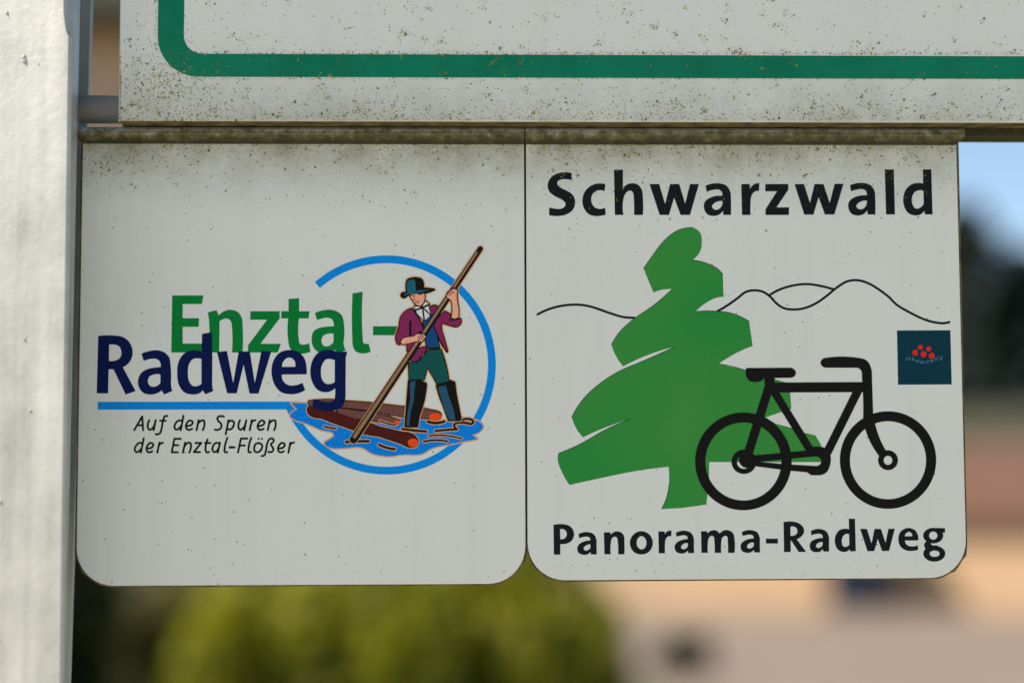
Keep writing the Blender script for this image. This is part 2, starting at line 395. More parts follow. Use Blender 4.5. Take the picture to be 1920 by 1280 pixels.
house('house', (22.0, 74.0, 0), R(-20), 12.0, 8.0, 4.3, 1.9, m_white_r, m_roof_d, 'grey rendered house standing below the dark conifers', [(x, 2.4, 1.2, 1.3) for x in (-4, -1, 2, 4.6)])
g = empty('garden_gate', (9.360, 45.6, 0))
for k in range(6):
    mesh('board', *(lambda b: ([v.co.copy() for v in b.verts], [[v.index for v in f.verts] for f in b.faces]))(box_bm((8.860 + k*.17, 45.6, .1), (9.015 + k*.17, 45.64, 1.85), .008)), m_bluegate, g)
for x in (8.78, 9.95):
    bm_obj('gate_post', box_bm((x - .06, 45.55, 0), (x + .06, 45.69, 1.95), .01), m_bluegate, g)
bm_obj('crossbar', box_bm((8.840, 45.642, .5), (9.870, 45.69, .62)), m_bluegate, g)
tag(g, 'dark blue board gate between the two low cream houses', 'gate')

def conifer_mesh(seed):
    rnd = random.Random(seed); V, F = [], []
    for k in range(60):
        t = k / 60; z = 0.1 + 0.88 * t; rad = 0.21 * (1 - t) ** 0.55 + 0.012
        for j in range(7):
            a = rnd.uniform(0, 6.28)
            leaves(V, F, (rad * .62 * math.cos(a), rad * .62 * math.sin(a), z - rnd.uniform(0, .03)), (rad * .5, rad * .5, .025), 12, 0.016, rnd)
    return V, F
cv, cf = conifer_mesh(11)
cme = bpy.data.meshes.new('crown'); cme.from_pydata(cv, [], cf); cme.materials.append(m_conifer)
tb = bmesh.new(); cyl_between(tb, (0, 0, 0), (0, 0, .95), .016, .003, 8); tme = bpy.data.meshes.new('trunk'); tb.to_mesh(tme); tb.free(); tme.materials.append(m_bark)
rnd = random.Random(5)
for x, y, h in ((13.5, 92, 14.5), (16.2, 95, 16.8), (18.6, 92, 17.6), (21.9, 94, 15.8), (24.6, 93, 15.0), (27.5, 97, 14.0), (31.0, 95, 15.0), (10.2, 97, 14.6), (35, 99, 14)):
    r = empty('conifer_tree', (x + 5.6, y, 0)); r.rotation_euler.z = rnd.uniform(0, 6); r.scale = (h * 1.25, h * 1.25, h)
    for nm, me in (('crown', cme), ('trunk', tme)):
        o = bpy.data.objects.new(nm, me); COL.objects.link(o); o.parent = r
    tag(r, 'tall dark conifer in the row behind the grey house', 'tree', 'dark conifers behind the houses')

# ------------------------------------------------------------------ post
def post():
    yP = -0.028
    m, nt, p = new_mat('galvanised_steel', 0.5, 0.35, 0.5)
    tc = N(nt, 'TexCoord'); n1 = N(nt, 'TexNoise', Scale=38.0, Detail=6.0, Roughness=0.65); nt.links.new(tc.outputs['Object'], n1.inputs['Vector'])
    mp = N(nt, 'Mapping'); mp.inputs['Scale'].default_value = (160, 160, 9); nt.links.new(tc.outputs['Object'], mp.inputs['Vector'])
    n2 = N(nt, 'TexNoise', Scale=1.0, Detail=3.0); nt.links.new(mp.outputs[0], n2.inputs['Vector'])
    f = math_n(nt, 'ADD', math_n(nt, 'MULTIPLY', n1.outputs['Fac'], 0.6), math_n(nt, 'MULTIPLY', n2.outputs['Fac'], 0.4))
    nt.links.new(ramp(nt, f, [(0.32, (0.27, 0.275, 0.255)), (0.66, (0.47, 0.475, 0.44))]), p.inputs['Base Color'])
    n3 = N(nt, 'TexNoise', Scale=420.0, Detail=4.0); nt.links.new(tc.outputs['Object'], n3.inputs['Vector'])
    b = N(nt, 'Bump', Strength=0.28, Distance=0.0004); nt.links.new(n3.outputs['Fac'], b.inputs['Height']); nt.links.new(b.outputs[0], p.inputs['Normal'])
    r = empty('sign_post', (at(60, 640, yP).x, yP, 0.0))
    # corner line and back edge of the right-hand side, from the photograph; the post runs on straight to the ground
    def edge(px_top, px_bot, y):
        a, b = at(px_top, 0, y), at(px_bot, 1280, y)
        return lambda z: a.x + (b.x - a.x) * (z - a.z) / (b.z - a.z)
    fx = edge(135, 118, yP); bx = edge(151, 123, -0.003); lx = edge(171, 129, 0.030)
    zn = at(133, 66, yP).z
    zs = [0.0, 0.6, 1.2, 1.8, 1.9, 2.0, 2.1, 2.2, zn - .004, zn, zn + .0015, zn + .004, zn + .008, zn + .014, 2.4, 2.5, 2.62]
    V, F = [], []; fa = R(27)
    for z in zs:
        zc = min(max(z, 1.85), 2.42)
        x0 = fx(zc); xb = bx(zc)
        nd = 0.0020 * min(1, ((z - zn) / .010)) ** .5 if z > zn else 0.0
        w = 0.052; e = 0.0012; yN = yP + nd * math.tan(fa)
        ring = [(x0 - w * math.cos(fa), yP + w * math.sin(fa)), (x0 - nd - e, yN + e * .5), (x0 - nd, yN + e), (xb, -0.0035), (xb - .0005, -0.0025), (xb - .0110, -0.0022), (xb - .0110, 0.0290), (lx(zc), 0.0300), (lx(zc), 0.0340), (x0 - w * math.cos(fa) + .004, 0.044)]
        V += [(x, y, z) for x, y in ring]
    n = 10
    for i in range(len(zs) - 1):
        for k in range(n):
            a = i * n + k; b_ = i * n + (k + 1) % n
            F.append((a, b_, b_ + n, a + n))
    F.append(tuple(range(n))[::-1]); F.append(tuple(range((len(zs) - 1) * n, len(zs) * n)))
    bm = bmesh.new(); vs = [bm.verts.new(v) for v in V]
    for f_ in F: bm.faces.new([vs[i] for i in f_])
    bm_obj('profile', bm, m, r)
    # lumps of zinc on the face
    rr = random.Random(2); VV, FF = [], []
    for _ in range(26):
        s = rr.uniform(0.003, .048); z = rr.uniform(1.9, 2.3); x0 = fx(z)
        blob(VV, FF, Vector((x0 - s * math.cos(fa), yP + s * math.sin(fa) - .0001, z)), rr.uniform(.0004, .0012), 0.22, rr)
    tag(mesh('zinc_lumps', VV, FF, m, r, smooth=True), kind='stuff')
    tag(r, 'sunlit galvanised steel post carrying the signs', 'post')
def blob(V, F, c, rad, flat, rr, n=6):
    """small dome standing on the vertical face that looks to -Y"""
    o = len(V); a0 = rr.uniform(0, 6.28); el = rr.uniform(.6, 1.0); ang = rr.uniform(0, 3.14)
    for ring, (q, hgt) in enumerate(((1.0, 0.0), (0.72, 0.75))):
        for k in range(n):
            a = a0 + 2 * math.pi * k / n; s = rad * q * rr.uniform(.75, 1.2)
            x, z = s * math.cos(a), s * el * math.sin(a)
            x, z = x * math.cos(ang) - z * math.sin(ang), x * math.sin(ang) + z * math.cos(ang)
            V.append(Vector((c.x + x, c.y - rad * flat * hgt, c.z + z)))
    V.append(Vector((c.x, c.y - rad * flat, c.z)))
    for k in range(n):
        j = (k + 1) % n
        F.append((o + k, o + j, o + n + j, o + n + k)); F.append((o + n + k, o + n + j, o + 2 * n))
post()

# ------------------------------------------------------------------ the big sign above
UP_Y = -0.0100
us = empty('destination_sign', (at(960, 228, UP_Y).x, 0, at(960, 228, UP_Y).z))
zb = at(960, 228, UP_Y).z; xl = at(223, 130, UP_Y).x; xr = xl + 0.80; zt = zb + 0.25
m_up = sign_white('upper_sign_white', WHITE, (0.035, -0.012), 3.0, 0.8)
def rrect(x0, z0, x1, z1, r, seg=8, corners=(1, 1, 1, 1)):
    P = []
    for (cx, cz, a0, on) in ((x0, z0, 180, corners[0]), (x1, z0, 270, corners[1]), (x1, z1, 0, corners[2]), (x0, z1, 90, corners[3])):
        if not on or r <= 0: P.append((cx, cz)); continue
        ox = cx + (r if cx == x0 else -r); oz = cz + (r if cz == z0 else -r)
        for k in range(seg + 1):
            a = R(a0 + 90 * k / seg); P.append((ox + r * math.cos(a), oz + r * math.sin(a)))
    return P
extrude_poly('panel', rrect(xl, zb, xr, zt, 0.0), UP_Y, -0.0022, m_up, us, 0.0004)
bm_obj('lower_edge_algae', box_bm((xl + .0004, UP_Y + .0007, zb - .0003), (xr - .0004, -0.0024, zb + .0002)), m_edge, us)
# border line, a closed frame round the panel
gx0, gx1 = at(296, 60, UP_Y).x, at(345, 60, UP_Y).x; gz0, gz1 = at(960, 146, UP_Y).z, at(960, 103, UP_Y).z
wln = gx1 - gx0; wz = gz1 - gz0
o_ = rrect(gx0, gz0, xr - (gx0 - xl), zt - (gz0 - zb), 0.0138, 12); i_ = rrect(gx1, gz1, xr - (gx1 - xl), zt - (gz1 - zb), 0.0062, 12)
nn = len(o_); yl = UP_Y - 0.00006
mesh('border_line', [(x, yl, z) for x, z in o_ + i_], [(k, (k + 1) % nn, nn + (k + 1) % nn, nn + k) for k in range(nn)], m_green_line, us)
bm = bmesh.new(); pz = at(186, 205, 0.004).z
cyl_between(bm, (at(151, 205, 0.004).x, 0.0045, pz), (xr - .05, 0.0045, pz), .0048, .0048, 24)
bm_obj('mounting_tube', bm, m_tube, us, True)
bm = bmesh.new(); cyl_between(bm, (at(151, 205, 0.004).x, 0.0045, zt - .03), (xr - .05, 0.0045, zt - .03), .0048, .0048, 24)
bm_obj('mounting_tube', bm, m_tube, us, True)
zr0 = at(1860, 258, 0.003).z; xr0 = at(230, 240, 0.003).x
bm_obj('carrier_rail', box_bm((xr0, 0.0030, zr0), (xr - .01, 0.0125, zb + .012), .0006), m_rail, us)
tag(us, 'large white sign panel with green border line above the two hanging plates', 'sign')

# ------------------------------------------------------------------ the two hanging plates
FACE_Y = 0.0
def plate(name, tl, tr, br, bl, rail_px, slant, label, seed):
    base = at((bl[0] + br[0]) / 2, bl[1], 0)
    r = empty(name, base)
    P = [at(*q, 0.0) for q in (bl, br, tr, tl)]
    rad = 0.0125; pts = []
    def corner(c, a, b):
        c, a, b = (Vector((v.x, v.z)) for v in (c, a, b)); u = (a - c).normalized(); w = (b - c).normalized()
        s, e = c + u * rad, c + w * rad
        ctr = c + (u + w) * rad; k = 9; o = []
        for i in range(k + 1):
            t = i / k * math.pi / 2
            o.append(tuple(ctr - w * rad * math.cos(t) - u * rad * math.sin(t)))
        return o if (Vector(o[0]) - s).length < (Vector(o[0]) - e).length else o[::-1]
    pts += corner(P[0], P[3], P[1]); pts += corner(P[1], P[0], P[2]); pts += [(P[2].x, P[2].z), (P[3].x, P[3].z)]
    H_ = P[3].z - base.z
    pm = sign_white(name + '_white', WHITE, (H_ - 0.030, H_ - .0025), seed, 0.35)
    extrude_poly('panel', pts, 0.0, 0.0019, pm, r, 0.00025)
    # algae-covered rim, a thin band just behind the printed face
    ctr = Vector(((P[0].x + P[1].x) / 2, (P[0].z + P[3].z) / 2))
    big = [tuple(ctr + (Vector(q) - ctr) * (1.0070 + 0.0022 * math.sin(i * 2.3) * (i % 3))) for i, q in enumerate(pts)]
    big = [(x, min(z, P[3].z)) for x, z in big]
    extrude_poly('rim', big, 0.0003, 0.0016, m_edge, r)
    # hooked rail along the top
    zt_, zb_ = at(960, 238, -.003).z, at(960, 268, -.003).z
    xa, xb = at(rail_px[0], 250, -.003).x, at(rail_px[1], 250, -.003).x
    prof = [(0.0029, zt_ - .0002), (-0.0015, zt_), (-0.0026, zt_ - .0003), (-0.0034, zt_ - .0011), (-0.0038, zt_ - .0024), (-0.0035, zt_ - .0037), (-0.0026, zt_ - .0047), (-0.0012, zb_ + .0001), (-0.0003, zb_), (0.0029, zb_ + .0003)]
    bm = bmesh.new()
    def ends(z):
        k = min(1, max(0, (zt_ - .0034 - z) / (zt_ - .0034 - zb_)))
        return xa + slant[0] * k, xb - slant[1] * k
    A = [bm.verts.new((ends(z)[0], y, z)) for y, z in prof]; B = [bm.verts.new((ends(z)[1], y, z)) for y, z in prof]
    bm.faces.new(A); bm.faces.new(B[::-1])
    for i in range(len(prof)):
        j = (i + 1) % len(prof); bm.faces.new((A[i], A[j], B[j], B[i]))
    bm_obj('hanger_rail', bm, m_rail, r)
    print(name, 'size mm', [(round((P[i] - P[(i + 1) % 4]).length * 1000, 1)) for i in range(4)])
    return tag(r, label, 'sign plate')
pl = plate('route_plate', (155, 258), (982.5, 258), (985.5, 1093.5), (142, 1098), (142.5, 983), (.0016, 0), 'white plate with the raftsman and blue ring print, beside the post', 1.0)
pr = plate('route_plate', (986, 258), (1793, 258), (1813, 1082.5), (989.5, 1087.5), (985, 1808), (0, .0027), 'white plate with the green tree and black bicycle print', 2.0)

# ---- left plate print
GREEN, NAVY, BLUE, BLACK = ink(0, 104, 42), ink(0, 16, 62), ink(0, 118, 190), ink(12, 12, 12)
TAN = ink(186, 140, 84)
P_ = Print()
P_.add([cB([(-678, 180), (-365, 180), (-381, 266), (-573, 266), (-573, 407), (-409, 407), (-413, 494), (-573, 494), (-573, 661), (-363, 661), (-378, 750), (-688, 750)])], GREEN)
P_.add([cA([(1170, 350), (1258, 326), (1282, 378), (1330, 340, 1), (1400, 323, 1), (1470, 345, 1), (1510, 400, 1), (1520, 480, 1), (1520, 750), (1412, 750), (1412, 490, 1), (1402, 440, 1), (1370, 413, 1), (1330, 416, 1), (1290, 438), (1285, 750), (1186, 750), (1186, 480, 1), (1180, 400, 1)])], GREEN)
P_.add([cB([(105, 338), (397, 338), (397, 410), (205, 663), (410, 663), (378, 750), (80, 750), (80, 680), (270, 423), (102, 423)])], GREEN)
P_.add([cB([(485, 215), (592, 207), (592, 338), (697, 338), (685, 410), (590, 410), (588, 620, 1), (598, 660, 1), (630, 672, 1), (690, 655), (705, 742), (630, 762, 1), (560, 755, 1), (505, 715, 1), (484, 650, 1), (482, 410), (412, 410), (412, 338), (485, 338)])], GREEN)
P_.add([cB([(748, 355), (830, 328, 1), (890, 322, 1), (960, 335, 1), (1015, 375, 1), (1037, 440, 1), (1037, 640), (1042, 690, 1), (1058, 728), (975, 760), (945, 722), (900, 750, 1), (850, 757, 1), (780, 745, 1), (730, 690, 1), (716, 610, 1), (735, 540, 1), (790, 505, 1), (860, 492, 1), (938, 488), (935, 455, 1), (920, 420, 1), (880, 403, 1), (830, 408, 1), (770, 427)])], GREEN,
       holes=[cB([(935, 563), (880, 563, 1), (835, 582, 1), (815, 625, 1), (827, 672, 1), (865, 690, 1), (905, 675, 1), (935, 645)])])
P_.add([cB([(1125, 160), (1228, 143), (1228, 610, 1), (1234, 650, 1), (1250, 664, 1), (1285, 657), (1307, 742), (1220, 760, 1), (1160, 740, 1), (1130, 690, 1), (1123, 620, 1)])], GREEN)
P_.add([cB([(1330, 487), (1600, 487), (1580, 578), (1330, 578)])], GREEN)
P_.build('green_lettering', pl)
P_ = Print()
P_.add([cA([(75, 585), (255, 582, 1), (325, 597, 1), (385, 645, 1), (418, 720, 1), (415, 790, 1), (385, 850, 1), (322, 897), (450, 1135), (350, 1170), (228, 918), (180, 918), (175, 1158), (60, 1158)])], NAVY, 3,
       holes=[cA([(185, 672), (240, 672, 1), (285, 690, 1), (307, 745, 1), (295, 800, 1), (255, 828, 1), (183, 833)])])
P_.add([cA([(508, 760), (590, 735, 1), (650, 727, 1), (730, 745, 1), (785, 800, 1), (800, 880, 1), (803, 1050), (807, 1095, 1), (817, 1135), (735, 1170), (710, 1128), (670, 1155, 1), (600, 1170, 1), (530, 1155, 1), (482, 1095, 1), (475, 1020, 1), (510, 950, 1), (580, 912, 1), (650, 900, 1), (700, 895), (695, 850, 1), (670, 820, 1), (620, 812, 1), (530, 835)])], NAVY, 3,
       holes=[cA([(697, 970), (640, 968, 1), (590, 990, 1), (572, 1035, 1), (590, 1080, 1), (630, 1092, 1), (670, 1080, 1), (697, 1050)])])
P_.add([cA([(1113, 565), (1213, 545), (1217, 900), (1215, 1060), (1218, 1100, 1), (1227, 1135), (1148, 1168), (1120, 1128), (1085, 1158, 1), (1020, 1170, 1), (940, 1150, 1), (885, 1080, 1), (865, 960, 1), (880, 840, 1), (930, 765, 1), (1000, 730, 1), (1060, 728, 1), (1110, 738)])], NAVY, 3,
       holes=[cA([(1108, 815), (1070, 808, 1), (1020, 818, 1), (985, 865, 1), (972, 950, 1), (985, 1040, 1), (1020, 1082, 1), (1065, 1085, 1), (1108, 1062)])])
P_.add([cB([(-231, 745), (-131, 735), (-68, 1055), (-13, 740), (98, 740), (148, 1055), (215, 733), (312, 742), (185, 1160), (95, 1160), (36, 872), (-33, 1158), (-128, 1158)])], NAVY, 3)
P_.add([cB([(667, 968), (418, 970), (430, 1030, 1), (470, 1070, 1), (530, 1080, 1), (625, 1052), (652, 1125), (580, 1158, 1), (500, 1167, 1), (410, 1145, 1), (345, 1070, 1), (315, 950, 1), (335, 830, 1), (400, 750, 1), (490, 725, 1), (580, 742, 1), (645, 810, 1), (667, 910, 1)])], NAVY, 3,
       holes=[cB([(552, 893), (548, 840, 1), (520, 808, 1), (480, 802, 1), (440, 830, 1), (420, 893)])])
P_.add([cB([(962, 742), (1073, 742), (1057, 800), (1055, 1150), (1053, 1207, 1), (1033, 1277, 1), (981, 1318, 1), (917, 1333, 1), (847, 1334, 1), (788, 1321, 1), (721, 1295), (736, 1216), (762, 1216), (806, 1234, 1), (870, 1244, 1), (917, 1240, 1), (943, 1222, 1), (951, 1178, 1), (952, 1105), (910, 1135, 1), (850, 1147, 1), (780, 1125, 1), (725, 1050, 1), (703, 940, 1), (725, 830, 1), (780, 755, 1), (850, 725, 1), (920, 728, 1)])], NAVY, 9,
       holes=[cB([(948, 828), (905, 815, 1), (860, 820, 1), (822, 870, 1), (808, 950, 1), (825, 1030, 1), (860, 1062, 1), (905, 1065, 1), (948, 1045)])])
P_.build('navy_lettering', pl)
# underline and ring
P_ = Print(); ccx, ccy = 724.5, 684.0
a0, a1 = math.atan2(-155, -134), math.atan2(76, -190)
arc = [a0 + (a1 - a0) * k / 90 for k in range(91)]
P_.add([[(ccx + 205.2 * math.cos(a), ccy + 205.2 * math.sin(a)) for a in arc] + [(ccx + 190.6 * math.cos(a), ccy + 190.6 * math.sin(a)) for a in arc[::-1]],
        [(183, 753), (560, 752.5), (556, 767.3), (183, 767.8)]], BLUE, 2)
P_.build('blue_ring', pl)
# two lines of italics
P_ = Print()
def it(strokes, w=23, lay=1):
    P = []
    for s in strokes: P += stroke(cC(s), w / 5.818)
    P_.add(P, BLACK, lay)
S1 = 1
it([[(68, 268), (155, 118), (165, 268)], [(100, 215), (162, 215)]])
it([[(232, 160), (216, 235, 1), (232, 262, 1), (262, 252, 1), (288, 215)], [(302, 160), (280, 268)]])
it([[(430, 113), (402, 117, 1), (386, 150, 1), (360, 275, 1), (343, 306, 1), (302, 312)], [(350, 165), (412, 165)]])
it([[(605, 110), (575, 268)], [(594, 172), (558, 162, 1), (522, 190, 1), (507, 235, 1), (522, 262, 1), (550, 254, 1), (580, 220)]])
it([[(636, 220), (695, 206, 1), (704, 178, 1), (678, 162, 1), (646, 185, 1), (632, 230, 1), (650, 262, 1), (700, 252)]])
it([[(770, 160), (748, 268)], [(764, 202), (792, 168, 1), (825, 163, 1), (834, 185, 1), (816, 268)]])
it([[(1046, 122), (1012, 114, 1), (980, 128, 1), (980, 162, 1), (1012, 195, 1), (1020, 230, 1), (995, 260, 1), (947, 262)]])
it([[(1096, 160), (1066, 312)], [(1090, 190), (1122, 164, 1), (1154, 178, 1), (1153, 215, 1), (1124, 256, 1), (1080, 254)]])
it([[(1222, 160), (1205, 235, 1), (1221, 262, 1), (1250, 252, 1), (1276, 215)], [(1290, 160), (1268, 268)]])
it([[(1350, 160), (1328, 268)], [(1343, 196), (1363, 168, 1), (1390, 161)]])
it([[(1416, 220), (1476, 208, 1), (1488, 180, 1), (1462, 162, 1), (1430, 185, 1), (1414, 232, 1), (1432, 262, 1), (1480, 252)]])
it([[(1546, 160), (1525, 268)], [(1540, 200), (1570, 167, 1), (1602, 162, 1), (1611, 185, 1), (1594, 268)]])
it([[(172, 356), (140, 512)], [(162, 414), (126, 406, 1), (90, 435, 1), (74, 480, 1), (90, 507, 1), (118, 498, 1), (148, 465)]])
it([[(205, 466), (264, 452, 1), (274, 423, 1), (248, 406, 1), (216, 430, 1), (202, 475, 1), (220, 507, 1), (265, 497)]])
it([[(343, 404), (320, 512)], [(336, 440), (356, 413, 1), (382, 406)]])
it([[(575, 362), (506, 362), (477, 509), (545, 509)], [(494, 432), (550, 432)]])
it([[(623, 404), (600, 512)], [(617, 442), (646, 411, 1), (678, 406, 1), (687, 428, 1), (668, 512)]])
it([[(735, 407), (800, 407), (718, 507), (785, 507)]])
it([[(868, 370), (846, 478, 1), (855, 507, 1), (885, 505)], [(840, 408), (900, 408)]])
it([[(1003, 404), (980, 512)], [(998, 412), (956, 409, 1), (926, 445, 1), (923, 488, 1), (945, 507, 1), (985, 470)]])
it([[(1085, 352), (1053, 480, 1), (1058, 507, 1), (1082, 507)]])
it([[(1110, 455), (1160, 455)]], 26)
it([[(1302, 359), (1232, 359), (1200, 512)], [(1218, 435), (1274, 435)]])
it([[(1345, 352), (1314, 480, 1), (1318, 507, 1), (1342, 507)]])
it([[(1430, 407, 1), (1462, 430, 1), (1455, 475, 1), (1420, 507, 1), (1385, 500, 1), (1376, 460, 1), (1395, 418, 1), (1430, 407, 1)], [(1424, 362), (1426, 362)], [(1460, 362), (1462, 362)]])
it([[(1457, 549), (1485, 544, 1), (1500, 510, 1), (1525, 395, 1), (1550, 362, 1), (1583, 363, 1), (1588, 390, 1), (1558, 425, 1), (1576, 452, 1), (1584, 485, 1), (1560, 508, 1), (1530, 503)]])
it([[(1638, 466), (1698, 452, 1), (1709, 422, 1), (1682, 406, 1), (1651, 430, 1), (1636, 475, 1), (1655, 507, 1), (1700, 497)]])
it([[(1771, 404), (1750, 512)], [(1764, 440), (1786, 411, 1), (1812, 403)]])
P_.build('italic_lettering', pl)

# ---- raftsman picture
P_ = Print()
TEAL, TEALD, MAG, SKIN, POLE, WATER = ink(22, 80, 94), ink(10, 70, 66), ink(112, 32, 74), ink(206, 146, 118), ink(128, 100, 72), ink(0, 110, 190)
LOG1, LOG3, ORANGE, SHIRT, BOOT, VEST = ink(96, 60, 54), ink(66, 20, 16), ink(206, 66, 16), ink(184, 186, 182), ink(30, 70, 92), ink(12, 60, 104)
def EF(pts): return [(p[0] - 58.2, p[1] + 1163.6) + tuple(p[2:]) for p in pts]
water = cD([(45, 868), (78, 905), (40, 935, 1), (60, 955, 1), (120, 975, 1), (200, 1010, 1), (275, 1040, 1), (252, 1060, 1), (224, 1082, 1), (250, 1105, 1), (330, 1108, 1), (420, 1105, 1), (480, 1138, 1), (560, 1152, 1), (650, 1143, 1), (740, 1140, 1), (800, 1108, 1), (880, 1090, 1), (985, 1070), (1040, 1060), (1010, 1037), (1055, 1017, 1), (1068, 990, 1), (1030, 960, 1), (960, 948), (900, 962), (840, 970), (640, 940), (450, 930), (250, 890), (130, 870)])
wo = smooth_path(water)
P_.add(stroke(wo, 4.6, True), TAN, 3); P_.add([wo], WATER, 4)
logs = [(cD([(138, 862, 1), (160, 856, 1), (330, 858), (450, 866), (640, 888), (785, 905, 1), (845, 930, 1), (830, 955), (640, 940), (450, 905), (300, 890), (150, 884, 1)]), LOG1),
        (cD([(280, 893), (440, 915), (560, 938), (625, 962), (600, 984), (500, 965), (380, 950), (300, 925)]), LOG1),
        (cD([(137, 892, 1), (160, 888), (300, 922), (420, 962), (520, 998), (640, 1026), (715, 1056, 1), (715, 1092, 1), (685, 1102, 1), (640, 1086), (520, 1045), (440, 1032), (350, 1000), (270, 972), (200, 945), (140, 925, 1)]), LOG3)]
for i, (q, m) in enumerate(logs):
    s = smooth_path(q); P_.add(stroke(s, 6.4, True), TAN, 5); P_.add(stroke(s, 3.6, True), BLACK, 6)
for q, m in logs: P_.add([q], m, 7)
P_.add([ell(*(cD([(815, 943)])[0]), 12.3, 7.2), ell(*(cD([(610, 972)])[0]), 6, 4.4), ell(*(cD([(695, 1080)])[0]), 9.6, 8)], ORANGE, 8)
wav = [([(222, 993), (250, 1000, 1), (282, 1004)], 9), ([(338, 1076), (400, 1072, 1), (458, 1072)], 14), ([(515, 1090), (550, 1105, 1), (598, 1114)], 13), ([(752, 1074), (815, 1066, 1), (878, 1072)], 10),
       ([(638, 1006), (700, 1014, 1), (765, 1020)], 13), ([(815, 1017), (870, 1012, 1), (930, 1008), (915, 985, 1), (960, 972, 1), (1015, 975, 1), (1012, 960, 1), (960, 958)], 12), ([(780, 1044), (850, 1040, 1), (955, 1058)], 8), ([(775, 967), (815, 975, 1), (862, 966)], 14), ([(520, 963), (560, 978, 1), (600, 986)], 8)]
for s, w in wav:
    P_.add(stroke(cD(s), (w + 9) / 2.845), TAN, 8); P_.add(stroke(cD(s), w / 2.845), BLACK, 9)
# the figure: colour patches, each with a black contour and a tan fringe
hat_t = [(318, 448, 1), (350, 434, 1), (390, 432), (402, 480), (406, 560), (440, 548), (560, 541), (500, 560, 1), (420, 577, 1), (330, 588, 1), (275, 600, 1), (320, 572)]
hat_b = [(305, 470, 1), (320, 435, 1), (370, 418, 1), (430, 418, 1), (470, 437, 1), (480, 525), (605, 540), (500, 578, 1), (430, 588), (330, 594, 1), (270, 625, 1), (248, 602, 1), (268, 577), (312, 570)]
face = [(338, 592), (495, 583), (500, 640, 1), (482, 690, 1), (450, 716, 1), (415, 705, 1), (372, 655, 1)]
jack_l = [(365, 748), (400, 800, 1), (450, 880, 1), (484, 950), (478, 990), (430, 1003), (385, 1045), (270, 1058), (220, 1135, 1), (192, 1085, 1), (196, 1030, 1), (226, 940, 1), (242, 850, 1), (290, 785, 1)]
jack_m = [(558, 740), (605, 716, 1), (652, 735), (578, 830)]
jack_r = [(640, 862), (722, 780), (782, 812), (768, 885), (800, 872), (840, 878), (890, 862, 1), (888, 912, 1), (850, 940, 1), (790, 930, 1), (690, 897), (680, 960, 1), (705, 1050, 1), (750, 1215), (700, 1150), (650, 1060), (598, 945)]
jack_f = EF([(412, 140), (490, 20), (575, 0), (570, 40, 1), (530, 80, 1), (470, 155, 1), (420, 150)])
jack_s = [(312, 1135), (388, 1112), (340, 1190), (316, 1215)]
arm_r = [(745, 600, 1), (770, 560), (830, 522), (858, 548), (850, 600), (855, 660, 1), (870, 760, 1), (868, 842), (830, 858), (796, 842), (806, 740, 1), (795, 660), (745, 622)]
arm_l = [(250, 1092, 1), (300, 1062), (380, 1052), (432, 1015), (490, 1020), (512, 1060), (470, 1106), (400, 1105), (300, 1130), (248, 1126, 1)]
shirt = [(392, 722), (470, 735), (512, 668), (550, 700), (548, 752), (566, 800), (520, 890), (470, 855), (420, 800), (405, 765)]
vest = [(488, 892), (558, 826), (590, 850), (600, 930), (625, 1000), (652, 1130), (660, 1172), (530, 1180), (508, 1060), (498, 960)]
trou = EF([(388, 180), (430, 168), (480, 180), (560, 90), (600, 42), (735, 30), (770, 130, 1), (802, 260, 1), (820, 372), (700, 405), (640, 300), (600, 228), (582, 240), (550, 357), (460, 350), (396, 368)])
boot_l = EF([(388, 368), (460, 352), (575, 402), (550, 580, 1), (500, 740), (478, 868), (348, 868), (366, 650)])
boot_r = EF([(692, 425), (830, 368), (884, 390), (900, 520), (952, 780), (940, 800), (822, 800), (765, 640), (732, 560)])
allp = [hat_b, face, jack_l, jack_m, jack_r, jack_f, jack_s, arm_r, arm_l, shirt, vest, trou, boot_l, boot_r]
pt, pb = (900.8, 466.3), (662.9, 824.0)
tan_polys, blk_polys = [], []
for q in allp:
    s = smooth_path(cE(q)); tan_polys += stroke(s, 7.0, True); blk_polys += stroke(s, 4.2, True)
tan_polys += stroke([pt, pb], 13, w2=17)
P_.add(tan_polys, TAN, 10); P_.add(blk_polys, BLACK, 11)
for q, m in ((trou, TEALD), (boot_l, BLACK), (boot_r, BLACK), (shirt, SHIRT), (vest, VEST), (jack_l, MAG), (jack_m, MAG), (jack_r, MAG), (jack_f, MAG), (jack_s, MAG), (hat_b, BLACK), (face, SKIN)):
    P_.add([cE(q)], m, 12)
P_.add([cE(hat_t)], TEAL, 13)
for q in (EF([(397, 388), (463, 368), (446, 480), (440, 590), (410, 700), (390, 862), (358, 858), (377, 700), (405, 560)]), EF([(702, 438), (790, 417), (830, 560), (880, 700), (898, 795), (832, 798), (790, 720), (752, 600)])):
    P_.add([cE(q)], BOOT, 13)
det = [([(342, 600), (388, 606)], 12), ([(388, 612), (382, 650), (408, 655)], 7), ([(402, 682), (440, 668)], 9), ([(430, 690), (436, 690)], 8), ([(430, 592), (480, 590)], 8), ([(400, 765), (470, 740), (550, 705)], 20), ([(480, 745), (497, 870)], 17), ([(490, 745), (558, 808)], 15), ([(345, 890), (345, 1035)], 24), ([(366, 750), (410, 810), (452, 880), (482, 945)], 13), ([(520, 1182), (660, 1176)], 16), ([(600, 940), (650, 1060), (740, 1220)], 14), ([(785, 862), (835, 872), (890, 850)], 12), ([(235, 1090), (250, 1130)], 14)]
for s, w in det: P_.add(stroke(cE(s), w / 5.818), BLACK, 14)
P_.add(stroke([pt, pb], 9.5, w2=14.5, caps=True), BLACK, 15)
